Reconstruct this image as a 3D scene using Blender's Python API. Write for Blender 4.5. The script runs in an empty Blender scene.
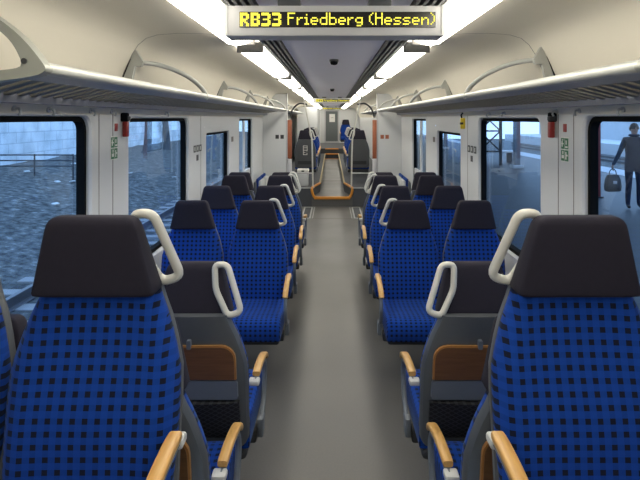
import bpy, bmesh, math, random
from mathutils import Vector, Matrix
random.seed(7)
S = bpy.context.scene
COL = S.collection
ZC = 1.82                      # eye height over the low floor
RAISE = 0.372                  # raised floor at both ends
WX = 1.40                      # inner wall plane

# ------------------------------------------------------------------ helpers
class MB:
    def __init__(self): self.v = []; self.f = []
    def add(self, vs, fs):
        n = len(self.v); self.v += [tuple(p) for p in vs]
        self.f += [tuple(i + n for i in q) for q in fs]; return self
    def loft(self, rings, caps=True, close=True):
        n = len(rings[0]); vs = [p for r in rings for p in r]; fs = []
        for i in range(len(rings) - 1):
            for j in range(n if close else n - 1):
                k = (j + 1) % n
                fs.append((i*n+j, i*n+k, (i+1)*n+k, (i+1)*n+j))
        if caps:
            fs.append(tuple(range(n))[::-1]); fs.append(tuple((len(rings)-1)*n + j for j in range(n)))
        return self.add(vs, fs)
    def box(self, x0, x1, y0, y1, z0, z1):
        vs = [(x0,y0,z0),(x1,y0,z0),(x1,y1,z0),(x0,y1,z0),(x0,y0,z1),(x1,y0,z1),(x1,y1,z1),(x0,y1,z1)]
        return self.add(vs, [(0,3,2,1),(4,5,6,7),(0,1,5,4),(1,2,6,5),(2,3,7,6),(3,0,4,7)])
    def rbox(self, x0, x1, y0, y1, z0, z1, r=0.01, n=3):
        r = min(r, (x1-x0)/2.02, (y1-y0)/2.02, (z1-z0)/2.02)
        rings = []
        for z, ins in ((z0, r), (z0+r*.3, r*.3), (z0+r, 0), (z1-r, 0), (z1-r*.3, r*.3), (z1, r)):
            rings.append([(x, y, z) for x, y in rrect(x0+ins, x1-ins, y0+ins, y1-ins, max(r-ins*.5, r*.4), n)])
        return self.loft(rings)
    def tube(self, pts, r, n=10, closed=False):
        P = [Vector(p) for p in pts]; m = len(P); rings = []
        up = None
        for i in range(m):
            if closed: t = (P[(i+1) % m] - P[i-1])
            else: t = P[min(i+1, m-1)] - P[max(i-1, 0)]
            t.normalize()
            if up is None:
                up = Vector((0,0,1)) if abs(t.z) < .9 else Vector((1,0,0))
            up = up - t * up.dot(t); up.normalize()
            s = t.cross(up)
            rr = r[i] if isinstance(r, (list, tuple)) else r
            rings.append([tuple(P[i] + (math.cos(a)*up + math.sin(a)*s)*rr) for a in [2*math.pi*k/n for k in range(n)]])
        if closed:
            # rotation-minimising frame drift is negligible for planar loops
            rings.append(rings[0]); return self.loft(rings, caps=False)
        return self.loft(rings)
    def prism(self, poly, fn, d0, d1):
        a = [fn(u, v, d0) for u, v in poly]; b = [fn(u, v, d1) for u, v in poly]
        return self.loft([a, b])
    def ringplate(self, outer, inner, fn, d0, d1):
        n = len(outer)
        vs = [fn(u,v,d0) for u,v in outer] + [fn(u,v,d0) for u,v in inner] + [fn(u,v,d1) for u,v in outer] + [fn(u,v,d1) for u,v in inner]
        fs = []
        for j in range(n):
            k = (j+1) % n
            fs += [(j,k,n+k,n+j), (2*n+j,3*n+j,3*n+k,2*n+k), (j,2*n+j,2*n+k,k), (n+j,n+k,3*n+k,3*n+j)]
        return self.add(vs, fs)
    def disc(self, c, axis, r, d, n=16):
        ax = Vector(axis).normalized(); c = Vector(c)
        return self.tube([c, c + ax*d], r, n)
    def build(self, name, mat, parent=None, uv=None, angle=40, kind=None, label=None, recalc=True):
        me = bpy.data.meshes.new(name)
        me.from_pydata(self.v, [], self.f); me.update()
        if recalc:
            bm = bmesh.new(); bm.from_mesh(me)
            bmesh.ops.remove_doubles(bm, verts=bm.verts, dist=1e-6)
            bmesh.ops.recalc_face_normals(bm, faces=bm.faces)
            bm.to_mesh(me); bm.free()
        for p in me.polygons: p.use_smooth = True
        me.set_sharp_from_angle(angle=math.radians(angle))
        if uv:
            L = me.uv_layers.new(name='UVMap')
            for lp in me.loops: L.data[lp.index].uv = uv(me.vertices[lp.vertex_index].co)
        me.materials.append(mat)
        o = bpy.data.objects.new(name, me); COL.objects.link(o)
        if parent is not None: o.parent = parent
        if kind: o['kind'] = kind
        if label: o['label'] = label
        return o

def rrect(x0, x1, y0, y1, r, n=4):
    out = []
    for cx, cy, a0 in ((x1-r, y1-r, 0), (x0+r, y1-r, 90), (x0+r, y0+r, 180), (x1-r, y0+r, 270)):
        for k in range(n+1):
            a = math.radians(a0 + 90*k/n); out.append((cx + r*math.cos(a), cy + r*math.sin(a)))
    return out

def smooth_path(pts, sub=5, closed=False):
    P = [Vector(p) for p in pts]; n = len(P); out = []
    rng = range(n) if closed else range(n-1)
    for i in rng:
        if closed: p0, p1, p2, p3 = P[i-1], P[i], P[(i+1) % n], P[(i+2) % n]
        else: p0, p1, p2, p3 = P[max(i-1,0)], P[i], P[i+1], P[min(i+2,n-1)]
        for k in range(sub):
            t = k/sub
            out.append(.5*((2*p1) + (p2-p0)*t + (2*p0-5*p1+4*p2-p3)*t*t + (3*p1-p0-3*p2+p3)*t**3))
    if not closed: out.append(P[-1])
    return out

def round_corners(pts, r, n=4, closed=True):
    """polyline with filleted corners"""
    P = [Vector(p) for p in pts]; m = len(P); out = []
    for i in range(m):
        if not closed and i in (0, m-1): out.append(P[i]); continue
        a = (P[i-1]-P[i]); b = (P[(i+1) % m]-P[i])
        d = min(r, a.length*.45, b.length*.45)
        s = P[i] + a.normalized()*d; e = P[i] + b.normalized()*d
        for k in range(n+1):
            t = k/n; out.append((1-t)**2*s + 2*t*(1-t)*P[i] + t*t*e)
    return out

def tag(o, label, cat, group=None, kind=None):
    o['label'] = label; o['category'] = cat
    if group: o['group'] = group
    if kind: o['kind'] = kind
    return o
def thing(name, label, cat, loc=(0,0,0), rz=0, group=None):
    o = bpy.data.objects.new(name, None); COL.objects.link(o); o.empty_display_size = .1
    o.location = loc; o.rotation_euler = (0, 0, rz)
    return tag(o, label, cat, group)
def copy_tree(o, parent=None):
    c = o.copy(); COL.objects.link(c)
    if parent is not None: c.parent = parent
    for ch in list(o.children): copy_tree(ch, c)
    return c

# ------------------------------------------------------------------ materials
def newmat(name):
    m = bpy.data.materials.new(name); m.use_nodes = True
    nt = m.node_tree; b = nt.nodes['Principled BSDF']; return m, nt, b
def N(nt, t, **kw):
    n = nt.nodes.new(t)
    for k, v in kw.items(): setattr(n, k, v)
    return n
def plain(name, col, rough=.5, metal=0, spec=.5, noise=.06, nscale=30, bump=0, bscale=200):
    m, nt, b = newmat(name)
    b.inputs['Roughness'].default_value = rough; b.inputs['Metallic'].default_value = metal
    b.inputs['Specular IOR Level'].default_value = spec
    tc = N(nt, 'ShaderNodeTexCoord')
    nz = N(nt, 'ShaderNodeTexNoise'); nz.inputs['Scale'].default_value = nscale; nz.inputs['Detail'].default_value = 4
    nt.links.new(tc.outputs['Object'], nz.inputs['Vector'])
    mx = N(nt, 'ShaderNodeMix', data_type='RGBA')
    mx.inputs['A'].default_value = tuple(c*(1-noise) for c in col) + (1,)
    mx.inputs['B'].default_value = tuple(min(1, c*(1+noise)) for c in col) + (1,)
    nt.links.new(nz.outputs['Fac'], mx.inputs['Factor'])
    nt.links.new(mx.outputs['Result'], b.inputs['Base Color'])
    if bump:
        n2 = N(nt, 'ShaderNodeTexNoise'); n2.inputs['Scale'].default_value = bscale
        nt.links.new(tc.outputs['Object'], n2.inputs['Vector'])
        bp = N(nt, 'ShaderNodeBump'); bp.inputs['Strength'].default_value = bump; bp.inputs['Distance'].default_value = .004
        nt.links.new(n2.outputs['Fac'], bp.inputs['Height']); nt.links.new(bp.outputs['Normal'], b.inputs['Normal'])
    return m
def math_n(nt, op, a, b=None, c=None):
    n = N(nt, 'ShaderNodeMath', operation=op)
    for i, x in enumerate((a, b, c)):
        if x is None: continue
        if isinstance(x, (int, float)): n.inputs[i].default_value = x
        else: nt.links.new(x, n.inputs[i])
    return n.outputs[0]
def emit(name, col, st):
    m = bpy.data.materials.new(name); m.use_nodes = True; nt = m.node_tree
    nt.nodes.clear(); e = N(nt, 'ShaderNodeEmission'); e.inputs[0].default_value = col + (1,); e.inputs[1].default_value = st
    o = N(nt, 'ShaderNodeOutputMaterial'); nt.links.new(e.outputs[0], o.inputs[0]); return m

def fabric():
    m, nt, b = newmat('blue_checked_fabric')
    uv = N(nt, 'ShaderNodeUVMap', uv_map='UVMap'); sp = N(nt, 'ShaderNodeSeparateXYZ')
    nt.links.new(uv.outputs[0], sp.inputs[0])
    def inside(sock, pitch, frac):
        f = math_n(nt, 'FRACT', math_n(nt, 'ADD', math_n(nt, 'DIVIDE', sock, pitch), 100.5))
        return math_n(nt, 'LESS_THAN', math_n(nt, 'ABSOLUTE', math_n(nt, 'SUBTRACT', f, .5)), frac/2)
    a = inside(sp.outputs['X'], .0334, .45); c = inside(sp.outputs['Y'], .0325, .46)
    sq = math_n(nt, 'MULTIPLY', a, c); st = math_n(nt, 'MAXIMUM', a, c)
    m1 = N(nt, 'ShaderNodeMix', data_type='RGBA'); m1.inputs['A'].default_value = BLUE_A + (1,); m1.inputs['B'].default_value = BLUE_B + (1,)
    nt.links.new(st, m1.inputs['Factor'])
    m2 = N(nt, 'ShaderNodeMix', data_type='RGBA'); m2.inputs['B'].default_value = (.006, .008, .022, 1)
    nt.links.new(m1.outputs['Result'], m2.inputs['A']); nt.links.new(sq, m2.inputs['Factor'])
    nt.links.new(m2.outputs['Result'], b.inputs['Base Color'])
    b.inputs['Roughness'].default_value = .9; b.inputs['Specular IOR Level'].default_value = .15
    b.inputs['Sheen Weight'].default_value = .12; b.inputs['Sheen Tint'].default_value = (.3, .5, 1, 1)
    tc = N(nt, 'ShaderNodeTexCoord'); nz = N(nt, 'ShaderNodeTexNoise'); nz.inputs['Scale'].default_value = 500
    nt.links.new(tc.outputs['Object'], nz.inputs['Vector'])
    bp = N(nt, 'ShaderNodeBump'); bp.inputs['Strength'].default_value = .15; bp.inputs['Distance'].default_value = .003
    nt.links.new(nz.outputs['Fac'], bp.inputs['Height']); nt.links.new(bp.outputs['Normal'], b.inputs['Normal'])
    return m
def wood(name, c1, c2, rough=.35, sc=(40, 3, 40)):
    m, nt, b = newmat(name)
    tc = N(nt, 'ShaderNodeTexCoord'); mp = N(nt, 'ShaderNodeMapping'); mp.inputs['Scale'].default_value = sc
    nz = N(nt, 'ShaderNodeTexNoise'); nz.inputs['Scale'].default_value = 3; nz.inputs['Detail'].default_value = 6
    nt.links.new(tc.outputs['Object'], mp.inputs[0]); nt.links.new(mp.outputs[0], nz.inputs['Vector'])
    cr = N(nt, 'ShaderNodeValToRGB'); cr.color_ramp.elements[0].position = .3; cr.color_ramp.elements[1].position = .7
    cr.color_ramp.elements[0].color = c1 + (1,); cr.color_ramp.elements[1].color = c2 + (1,)
    nt.links.new(nz.outputs['Fac'], cr.inputs[0]); nt.links.new(cr.outputs[0], b.inputs['Base Color'])
    b.inputs['Roughness'].default_value = rough
    return m
def netmat():
    m, nt, b = newmat('black_net')
    uv = N(nt, 'ShaderNodeUVMap', uv_map='UVMap'); sp = N(nt, 'ShaderNodeSeparateXYZ'); nt.links.new(uv.outputs[0], sp.inputs[0])
    def line(sock):
        f = math_n(nt, 'FRACT', math_n(nt, 'ADD', math_n(nt, 'DIVIDE', sock, .022), 50))
        return math_n(nt, 'LESS_THAN', f, .22)
    x2 = math_n(nt, 'MULTIPLY', sp.outputs['X'], .62)
    l = math_n(nt, 'MAXIMUM', line(math_n(nt, 'ADD', x2, sp.outputs['Y'])), line(math_n(nt, 'SUBTRACT', x2, sp.outputs['Y'])))
    mx = N(nt, 'ShaderNodeMix', data_type='RGBA'); mx.inputs['A'].default_value = (.006,.006,.007,1); mx.inputs['B'].default_value = (.035,.035,.04,1)
    nt.links.new(l, mx.inputs['Factor']); nt.links.new(mx.outputs['Result'], b.inputs['Base Color'])
    b.inputs['Roughness'].default_value = .8
    return m
def glassmat(name, tint, refl=1.45):
    m = bpy.data.materials.new(name); m.use_nodes = True; nt = m.node_tree; nt.nodes.clear()
    t = N(nt, 'ShaderNodeBsdfTransparent'); t.inputs[0].default_value = tint + (1,)
    g = N(nt, 'ShaderNodeBsdfGlossy'); g.inputs['Roughness'].default_value = .02; g.inputs[0].default_value = (.9,.95,1,1)
    lw = N(nt, 'ShaderNodeLayerWeight'); lw.inputs[0].default_value = .5
    fr = math_n(nt, 'MULTIPLY_ADD', math_n(nt, 'POWER', lw.outputs['Facing'], 5.0), .6, .022)   # Schlick reflectance, same from both sides
    mx = N(nt, 'ShaderNodeMixShader'); nt.links.new(fr, mx.inputs[0]); nt.links.new(t.outputs[0], mx.inputs[1]); nt.links.new(g.outputs[0], mx.inputs[2])
    o = N(nt, 'ShaderNodeOutputMaterial'); nt.links.new(mx.outputs[0], o.inputs[0]); return m
def ramp_noise(name, stops, scale, rough=.9, detail=8, bump=0, vscale=(1,1,1), bdist=.05):
    m, nt, b = newmat(name)
    tc = N(nt, 'ShaderNodeTexCoord'); mp = N(nt, 'ShaderNodeMapping'); mp.inputs['Scale'].default_value = vscale
    nt.links.new(tc.outputs['Object'], mp.inputs[0])
    nz = N(nt, 'ShaderNodeTexNoise'); nz.inputs['Scale'].default_value = scale; nz.inputs['Detail'].default_value = detail; nz.inputs['Roughness'].default_value = .65
    nt.links.new(mp.outputs[0], nz.inputs['Vector'])
    cr = N(nt, 'ShaderNodeValToRGB'); e = cr.color_ramp.elements
    while len(e) < len(stops): e.new(.5)
    for el, (p, c) in zip(e, stops): el.position = p; el.color = c + (1,)
    nt.links.new(nz.outputs['Fac'], cr.inputs[0]); nt.links.new(cr.outputs[0], b.inputs['Base Color'])
    b.inputs['Roughness'].default_value = rough
    if bump:
        bp = N(nt, 'ShaderNodeBump'); bp.inputs['Strength'].default_value = bump; bp.inputs['Distance'].default_value = bdist
        nt.links.new(nz.outputs['Fac'], bp.inputs['Height']); nt.links.new(bp.outputs['Normal'], b.inputs['Normal'])
    return m
def blockwall():
    m, nt, b = newmat('whitewashed_block_wall')
    tc = N(nt, 'ShaderNodeTexCoord'); mp = N(nt, 'ShaderNodeMapping'); mp.inputs['Rotation'].default_value = (math.pi/2, 0, math.pi/2)
    sp = N(nt, 'ShaderNodeSeparateXYZ'); nt.links.new(tc.outputs['Object'], sp.inputs[0])
    cb = N(nt, 'ShaderNodeCombineXYZ'); nt.links.new(sp.outputs['Y'], cb.inputs['X']); nt.links.new(sp.outputs['Z'], cb.inputs['Y'])
    br = N(nt, 'ShaderNodeTexBrick'); br.inputs['Scale'].default_value = 1; br.inputs['Brick Width'].default_value = 1.0; br.inputs['Row Height'].default_value = .42
    br.inputs['Mortar Size'].default_value = .02; br.inputs['Color1'].default_value = (.93,.95,.95,1); br.inputs['Color2'].default_value = (.82,.87,.89,1); br.inputs['Mortar'].default_value = (.6,.66,.7,1)
    nt.links.new(cb.outputs[0], br.inputs['Vector'])
    nz = N(nt, 'ShaderNodeTexNoise'); nz.inputs['Scale'].default_value = 1.3; nz.inputs['Detail'].default_value = 7
    nt.links.new(tc.outputs['Object'], nz.inputs['Vector'])
    cr = N(nt, 'ShaderNodeValToRGB'); cr.color_ramp.elements[0].position = .35; cr.color_ramp.elements[0].color = (.72,.76,.78,1); cr.color_ramp.elements[1].position = .6
    nt.links.new(nz.outputs['Fac'], cr.inputs[0])
    mx = N(nt, 'ShaderNodeMix', data_type='RGBA', blend_type='MULTIPLY'); mx.inputs['Factor'].default_value = 1
    nt.links.new(br.outputs['Color'], mx.inputs['A']); nt.links.new(cr.outputs[0], mx.inputs['B'])
    nt.links.new(mx.outputs['Result'], b.inputs['Base Color']); b.inputs['Roughness'].default_value = .9
    return m

BLUE_A = (.005, .043, .27); BLUE_B = (.0045, .036, .225)
M = dict(
    plate=plain('grey_green_plate', (.27,.28,.255), .35),
    support=plain('blue_grey_support', (.13,.15,.18), .5),
    endcap=plain('grey_lamp_cap', (.26,.25,.24), .5),
    fabric=fabric(),
    head=plain('headrest_fabric', (.0145,.013,.0235), .8, spec=.25, noise=.15, nscale=60, bump=.12, bscale=500),
    shell=plain('grey_seat_shell', (.072,.079,.088), .45, noise=.05),
    dark=plain('dark_grey_plastic', (.03,.032,.037), .6),
    handle=plain('light_grey_coated_handle', (.50,.50,.47), .35, noise=.03),
    bracket=plain('pale_grey_plastic', (.45,.46,.46), .45, noise=.03),
    armwood=wood('light_beech_wood', (.42,.225,.06), (.54,.32,.10)),
    table=wood('brown_wood_laminate', (.115,.052,.018), (.16,.075,.028), .4, (3, 40, 40)),
    tedge=plain('orange_wood_edge', (.36,.17,.05), .4),
    net=netmat(),
    wall=plain('off_white_wall_panel', (.55,.565,.58), .45, noise=.02, nscale=4),
    cove=plain('cream_ceiling_panel', (.74,.70,.60), .5, noise=.02, nscale=3),
    seam=plain('panel_seam', (.16,.15,.14), .7),
    ceil=plain('lilac_grey_ceiling_panel', (.84,.83,.94), .4, noise=.03, nscale=6),
    grille=plain('dark_grille_bar', (.09,.09,.095), .5),
    black=plain('black_rubber', (.006,.007,.008), .9, spec=.08),
    alu=plain('grey_aluminium', (.42,.42,.44), .4, metal=.25, noise=.04),
    rack=plain('cream_grey_painted_rail', (.40,.41,.39), .3, noise=.03),
    rackdark=plain('blue_grey_rail', (.20,.21,.26), .45),
    slat=plain('dark_rack_slat', (.15,.145,.135), .5),
    housing=plain('silver_sign_housing', (.55,.55,.56), .4, noise=.03),
    orange=plain('orange_edge_strip', (.55,.22,.02), .5, noise=.08),
    riser=plain('dark_grey_step_carpet', (.06,.065,.075), .85, noise=.1),
    white=plain('white_plastic', (.7,.7,.68), .45, noise=.03),
    lightgrey=plain('light_grey_strip', (.42,.44,.45), .5),
    red=plain('red_plastic', (.26,.015,.012), .4),
    green=plain('green_sticker', (.02,.14,.06), .5),
    sticker=plain('white_sticker', (.65,.67,.63), .5),
    ink=plain('black_sticker_ink', (.02,.02,.025), .5),
    yellow=plain('yellow_plastic', (.75,.55,.03), .5),
    redpanel=plain('red_brown_panel', (.30,.09,.04), .5),
    lamp=emit('fluorescent_diffuser', (1.0, .94, .80), 13.0),
    led=emit('yellow_led', (1.0, .90, .10), 1.6),
    display=plain('black_display_glass', (.012,.011,.006), .25),
    glass=glassmat('tinted_window_glass', (.82,.90,.95)),
    doorglass=glassmat('clear_door_glass', (.75,.82,.85)),
    blockwall=blockwall(),
    bark=ramp_noise('tree_bark', [(.3,(.05,.055,.06)),(.7,(.16,.17,.18))], 6, vscale=(4,4,1), bump=.4),
    scrub=ramp_noise('gravel_and_scrub_ground', [(.38,(.03,.030,.028)),(.48,(.085,.086,.08)),(.58,(.145,.145,.135)),(.74,(.38,.38,.37))], 5.5, bump=.4),
    steel=plain('rail_steel', (.16,.15,.15), .35, metal=.6),
    sleeper=plain('concrete_sleeper', (.3,.29,.28), .9),
    platform=ramp_noise('asphalt_platform', [(.3,(.030,.033,.038)),(.7,(.05,.053,.06))], 3, rough=.5),
    edge=plain('pale_paving_edge', (.6,.6,.6), .8),
    post=plain('painted_steel_post', (.16,.17,.19), .6),
    darksteel=plain('dark_steel_lattice', (.04,.042,.05), .6),
    roof=plain('canopy_roof', (.16,.16,.17), .8),
    jacket=plain('dark_navy_jacket', (.020,.028,.05), .85, noise=.2),
    jeans=plain('dark_jeans', (.015,.02,.045), .9, noise=.2),
    skin=plain('skin', (.42,.25,.19), .6),
    hair=plain('grey_brown_hair', (.09,.075,.065), .8),
    bag=plain('dark_bag_leather', (.02,.02,.026), .5),
    shoe=plain('black_shoe', (.01,.01,.01), .5),
)
def floormat():
    m, nt, b = newmat('grey_linoleum_floor')
    tc = N(nt, 'ShaderNodeTexCoord')
    n1 = N(nt, 'ShaderNodeTexNoise'); n1.inputs['Scale'].default_value = 90; n1.inputs['Detail'].default_value = 3
    n2 = N(nt, 'ShaderNodeTexNoise'); n2.inputs['Scale'].default_value = 1.2; n2.inputs['Detail'].default_value = 5
    nt.links.new(tc.outputs['Object'], n1.inputs['Vector']); nt.links.new(tc.outputs['Object'], n2.inputs['Vector'])
    mx = N(nt, 'ShaderNodeMix', data_type='RGBA'); mx.inputs['A'].default_value = (.068,.069,.069,1); mx.inputs['B'].default_value = (.098,.097,.095,1)
    nt.links.new(n1.outputs['Fac'], mx.inputs['Factor']); nt.links.new(mx.outputs['Result'], b.inputs['Base Color'])
    r = math_n(nt, 'MULTIPLY_ADD', n2.outputs['Fac'], .25, .30); nt.links.new(r, b.inputs['Roughness'])
    b.inputs['Specular IOR Level'].default_value = .55
    return m
M['floor'] = floormat()

# ------------------------------------------------------------------ setting: floor, ceiling, walls
Y0, Y1, YS, YE = -2.0, 1.46, 10.9, 26.5
MB().box(-WX, WX, Y1, YS, -.05, 0).build('floor', M['floor'], kind='structure')
# raised floor at the near end
mb = MB()
mb.box(-WX, -.42, Y0, Y1, -.05, RAISE); mb.box(.42, WX, Y0, Y1, -.05, RAISE); mb.box(-.42, .42, Y0, Y1-.55, -.05, .195+.183)
mb.box(-.42, .42, Y1-.55, Y1-.22, -.05, .195)
mb.build('floor_near', M['floor'], kind='structure')
# raised floor at the far end: funnel-shaped aisle between platforms
def plat(sx):
    mb = MB()
    poly = [(sx*WX, YS), (sx*.42, YS), (sx*.27, YS+.8), (sx*.27, 21.6), (sx*WX, 21.6)]
    mb.prism(poly, lambda u, v, d: (u, v, d), -.05, RAISE)
    return mb
mb = plat(-1); q = plat(1); mb.add(q.v, q.f); mb.box(-.27, .27, 21.6, YE, -.05, .575); mb.box(-WX, -.27, 21.6, YE, -.05, .575); mb.box(.27, WX, 21.6, YE, -.05, .575)
mb.build('floor_far', M['riser'], kind='structure')
MB().prism([(-.42, YS), (.42, YS), (.27, YS+.8), (.27, 21.6), (-.27, 21.6), (-.27, YS+.8)], lambda u, v, d: (u, v, d), -.05, .195).build('floor_aisle', M['floor'], kind='structure')
# light edge strips on the platform fronts
mb = MB(); mb.box(-WX, -.42, YS-.012, YS+.03, RAISE, RAISE+.012); mb.box(.42, WX, YS-.012, YS+.03, RAISE, RAISE+.012)
mb.build('trim_1', M['lightgrey'], kind='structure')
# orange edge of the far step and of the funnel sides
mb = MB()
mb.rbox(-.37, .37, YS-.03, YS+.05, .15, .203, .008)
for s in (-1, 1):
    p = [(s*.36, YS-.005, .185), (s*.405, YS-.005, .27), (s*.425, YS, RAISE), (s*.40, YS+.18, RAISE+.005), (s*.28, YS+.8, RAISE+.005)]
    mb.tube(round_corners(p, .06, 4, closed=False), .026, 8)
mb.build('trim_2', M['orange'], kind='structure')
mb = MB()
for s in (-1, 1): mb.box(s*.27-.02, s*.27+.02, YS+.8, 21.5, RAISE, RAISE+.012)
mb.build('trim_3', plain('tan_edge_strip', (.30,.24,.13), .6), kind='structure')
# cross seams in the far aisle
mb = MB(); mb.box(-.27, .27, 13.65, 13.75, .195, .199); mb.build('trim_4', M['seam'], kind='structure')

# cross-section of one half of the roof, X against height over eye level
COVE = [(.69,.505),(.80,.515),(.95,.517),(1.07,.508),(1.14,.487),(1.19,.445),(1.225,.39),(1.262,.31),(1.305,.21),(1.35,.11),(1.39,.05),(WX,.02)]
def sweep(prof, y0, y1, th=.03):
    mb = MB(); a = [(x, y0, ZC+h) for x, h in prof]; b = [(x, y1, ZC+h) for x, h in prof]
    mb.loft([a, b], caps=False, close=False); return mb
for s, nm in ((-1, 'ceiling_left'), (1, 'ceiling_right')):
    sweep([(s*x, h) for x, h in COVE], Y0, YE).build(nm, M['cove'], kind='structure', recalc=False, angle=60)
    mb = MB()
    for ys in (3.22, 8.6, 11.0):
        for i in range(len(COVE)-3):
            (xa, ha), (xb, hb) = COVE[i], COVE[i+1]
            e = .0025
            mb.add([(s*(xa-e*.5), ys-.004, ZC+ha-e), (s*(xb-e*.5), ys-.004, ZC+hb-e), (s*(xb-e*.5), ys+.004, ZC+hb-e), (s*(xa-e*.5), ys+.004, ZC+ha-e)], [(0,1,2,3)])
    mb.build('trim_5' if s < 0 else 'trim_6', M['seam'], kind='structure', recalc=False)
MB().box(-.355, .355, Y0, YE, ZC+.53, ZC+.56).build('ceiling', M['ceil'], kind='structure')
MB().box(-1.45, 1.45, Y0, YE, ZC+.62, ZC+.66).build('ceiling_void', M['black'], kind='structure')
for s, nm in ((-1, 'trim_7'), (1, 'trim_8')):
    mb = MB()
    for k in range(4):
        x = s*(.375 + k*.036)
        mb.box(x-.008, x+.008, Y0, YE, ZC+.517, ZC+.545)
    y = Y0
    while y < YE: mb.box(min(s*.36, s*.50), max(s*.36, s*.50), y, y+.03, ZC+.535, ZC+.55); y += .6
    mb.build(nm, M['grille'], kind='structure')
# housing that carries the lamps (white channel)
for s, nm in ((-1, 'trim_9'), (1, 'trim_10')):
    mb = MB(); prof = [(s*.495,.51),(s*.495,.57),(s*.695,.57),(s*.695,.506)]
    mb.loft([[(x, Y0, ZC+h) for x, h in prof], [(x, YE, ZC+h) for x, h in prof]], caps=False, close=False)
    mb.build(nm, M['white'], kind='structure', recalc=False)

def wall(s, name, holes):
    """flat side wall with rounded window openings; holes = (y0,y1,z0,z1,r)"""
    mb = MB(); z0, z1 = -.05, ZC+.05
    P = lambda y, z, d=0: (s*(WX+d), y, z)
    ys = sorted(holes); cur = Y0; m = .07
    for (a, b, c, d, r) in ys:
        mb.add([P(cur,z0),P(a-m,z0),P(a-m,z1),P(cur,z1)], [(0,1,2,3)])
        top = min(d+m, z1-.001)
        mb.add([P(a-m,z0),P(b+m,z0),P(b+m,c-m),P(a-m,c-m)], [(0,1,2,3)])
        mb.add([P(a-m,top),P(b+m,top),P(b+m,z1),P(a-m,z1)], [(0,1,2,3)])
        n = 5; inner = rrect(a, b, c, d, r, n)
        A, B, C, D = a-m, b+m, c-m, top
        outer = []
        for i, (u, v) in enumerate(inner):
            q = i // (n+1); k = i % (n+1)
            cu, cv = ((B, D), (A, D), (A, C), (B, C))[q]
            if k == 0: pt = (cu, v) if q in (0, 2) else (u, cv)
            elif k == n: pt = (u, cv) if q in (0, 2) else (cu, v)
            else:
                t = k/n
                s0 = (cu, v if False else inner[q*(n+1)][1]) if q in (0, 2) else (inner[q*(n+1)][0], cv)
                s1 = (inner[q*(n+1)+n][0], cv) if q in (0, 2) else (cu, inner[q*(n+1)+n][1])
                if t < .5: pt = (s0[0]+(cu-s0[0])*2*t, s0[1]+(cv-s0[1])*2*t)
                else: pt = (cu+(s1[0]-cu)*(2*t-1), cv+(s1[1]-cv)*(2*t-1))
            outer.append(pt)
        K = len(inner)
        ins = rrect(a+.012, b-.012, c+.012, d-.006, r, n)
        vs = [P(*p) for p in outer] + [P(*p) for p in inner] + [P(u, v, .012) for u, v in ins] + [P(u, v, .03) for u, v in ins]
        fs = []
        for L in range(3):
            for j in range(K):
                k = (j+1) % K; fs.append((L*K+j, L*K+k, (L+1)*K+k, (L+1)*K+j))
        mb.add(vs, fs); cur = b+m
    mb.add([P(cur,z0),P(YE,z0),P(YE,z1),P(cur,z1)], [(0,1,2,3)])
    return mb.build(name, M['wall'], kind='structure', recalc=False, angle=25)
HL = [(1.60, 3.07, .74, ZC+.015, .085), (3.62, 5.16, .74, ZC+.005, .085), (5.86, 7.2, .74, 1.655, .05), (7.95, 9.3, .32, ZC-.01, .06), (12.2, 13.6, 1.0, ZC, .08), (14.2, 15.6, 1.0, ZC, .08)]
HR = [(1.52, 2.99, .74, ZC+.015, .085), (3.58, 5.12, .74, ZC+.005, .085), (5.80, 7.12, .74, 1.655, .05), (7.92, 9.3, .32, ZC-.01, .06), (12.2, 13.6, 1.0, ZC, .08), (14.2, 15.6, 1.0, ZC, .08)]
wall(-1, 'wall_left', HL); wall(1, 'wall_right', HR)
wi = di = 0
for s, H in ((-1, HL), (1, HR)):
    for (a, b, c, d, r) in H:
        door = c < .5
        if door: di += 1; nm = 'door_%d' % di
        else: wi += 1; nm = 'window_%d' % wi
        P = lambda u, v, dd: (s*(WX+dd), u, v)
        K = 5
        out = rrect(a+.012, b-.012, c+.012, d-.006, r, K); inn = rrect(a+.04, b-.036, c+.04, d-.034, max(r-.03, .02), K)
        fr = MB().ringplate(out, inn, P, .028, .075).build(nm, M['black'], kind='structure', angle=30)
        MB().prism(rrect(a+.03, b-.03, c+.03, d-.03, max(r-.02,.02), K), P, .060, .066).build('window_glass' if not door else 'door_glass', M['doorglass' if door else 'glass'], fr)
        if door:   # divided leaf: lower panel and a centre stile
            mb = MB(); mb.box(min(s*(WX+.035), s*(WX+.06)), max(s*(WX+.035), s*(WX+.06)), a+.035, b-.035, c+.03, .95)
            mb.box(min(s*(WX+.035), s*(WX+.058)), max(s*(WX+.035), s*(WX+.058)), (a+b)/2-.06, (a+b)/2+.06, .95, d-.03)
            mb.build('door_panel', M['wall'], fr)
# panel joints on the pillars
for s, ys, nm in ((-1, (3.16, 3.36, 5.62), 'trim_11'), (1, (3.09, 3.3, 5.5), 'trim_12')):
    mb = MB()
    for y in ys: mb.box(min(s*(WX-.002), s*WX), max(s*(WX-.002), s*WX), y-.003, y+.003, 0, ZC+.03)
    mb.build(nm, M['seam'], kind='structure')
# heater ducts at the foot of the walls
for s, nm in ((-1, 'baseboard_left'), (1, 'baseboard_right')):
    MB().rbox(min(s*1.30, s*(WX-.001)), max(s*1.30, s*(WX-.001)), Y1+.02, 7.4, .001, .20, .012).build(nm, M['shell'], kind='structure')
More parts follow.
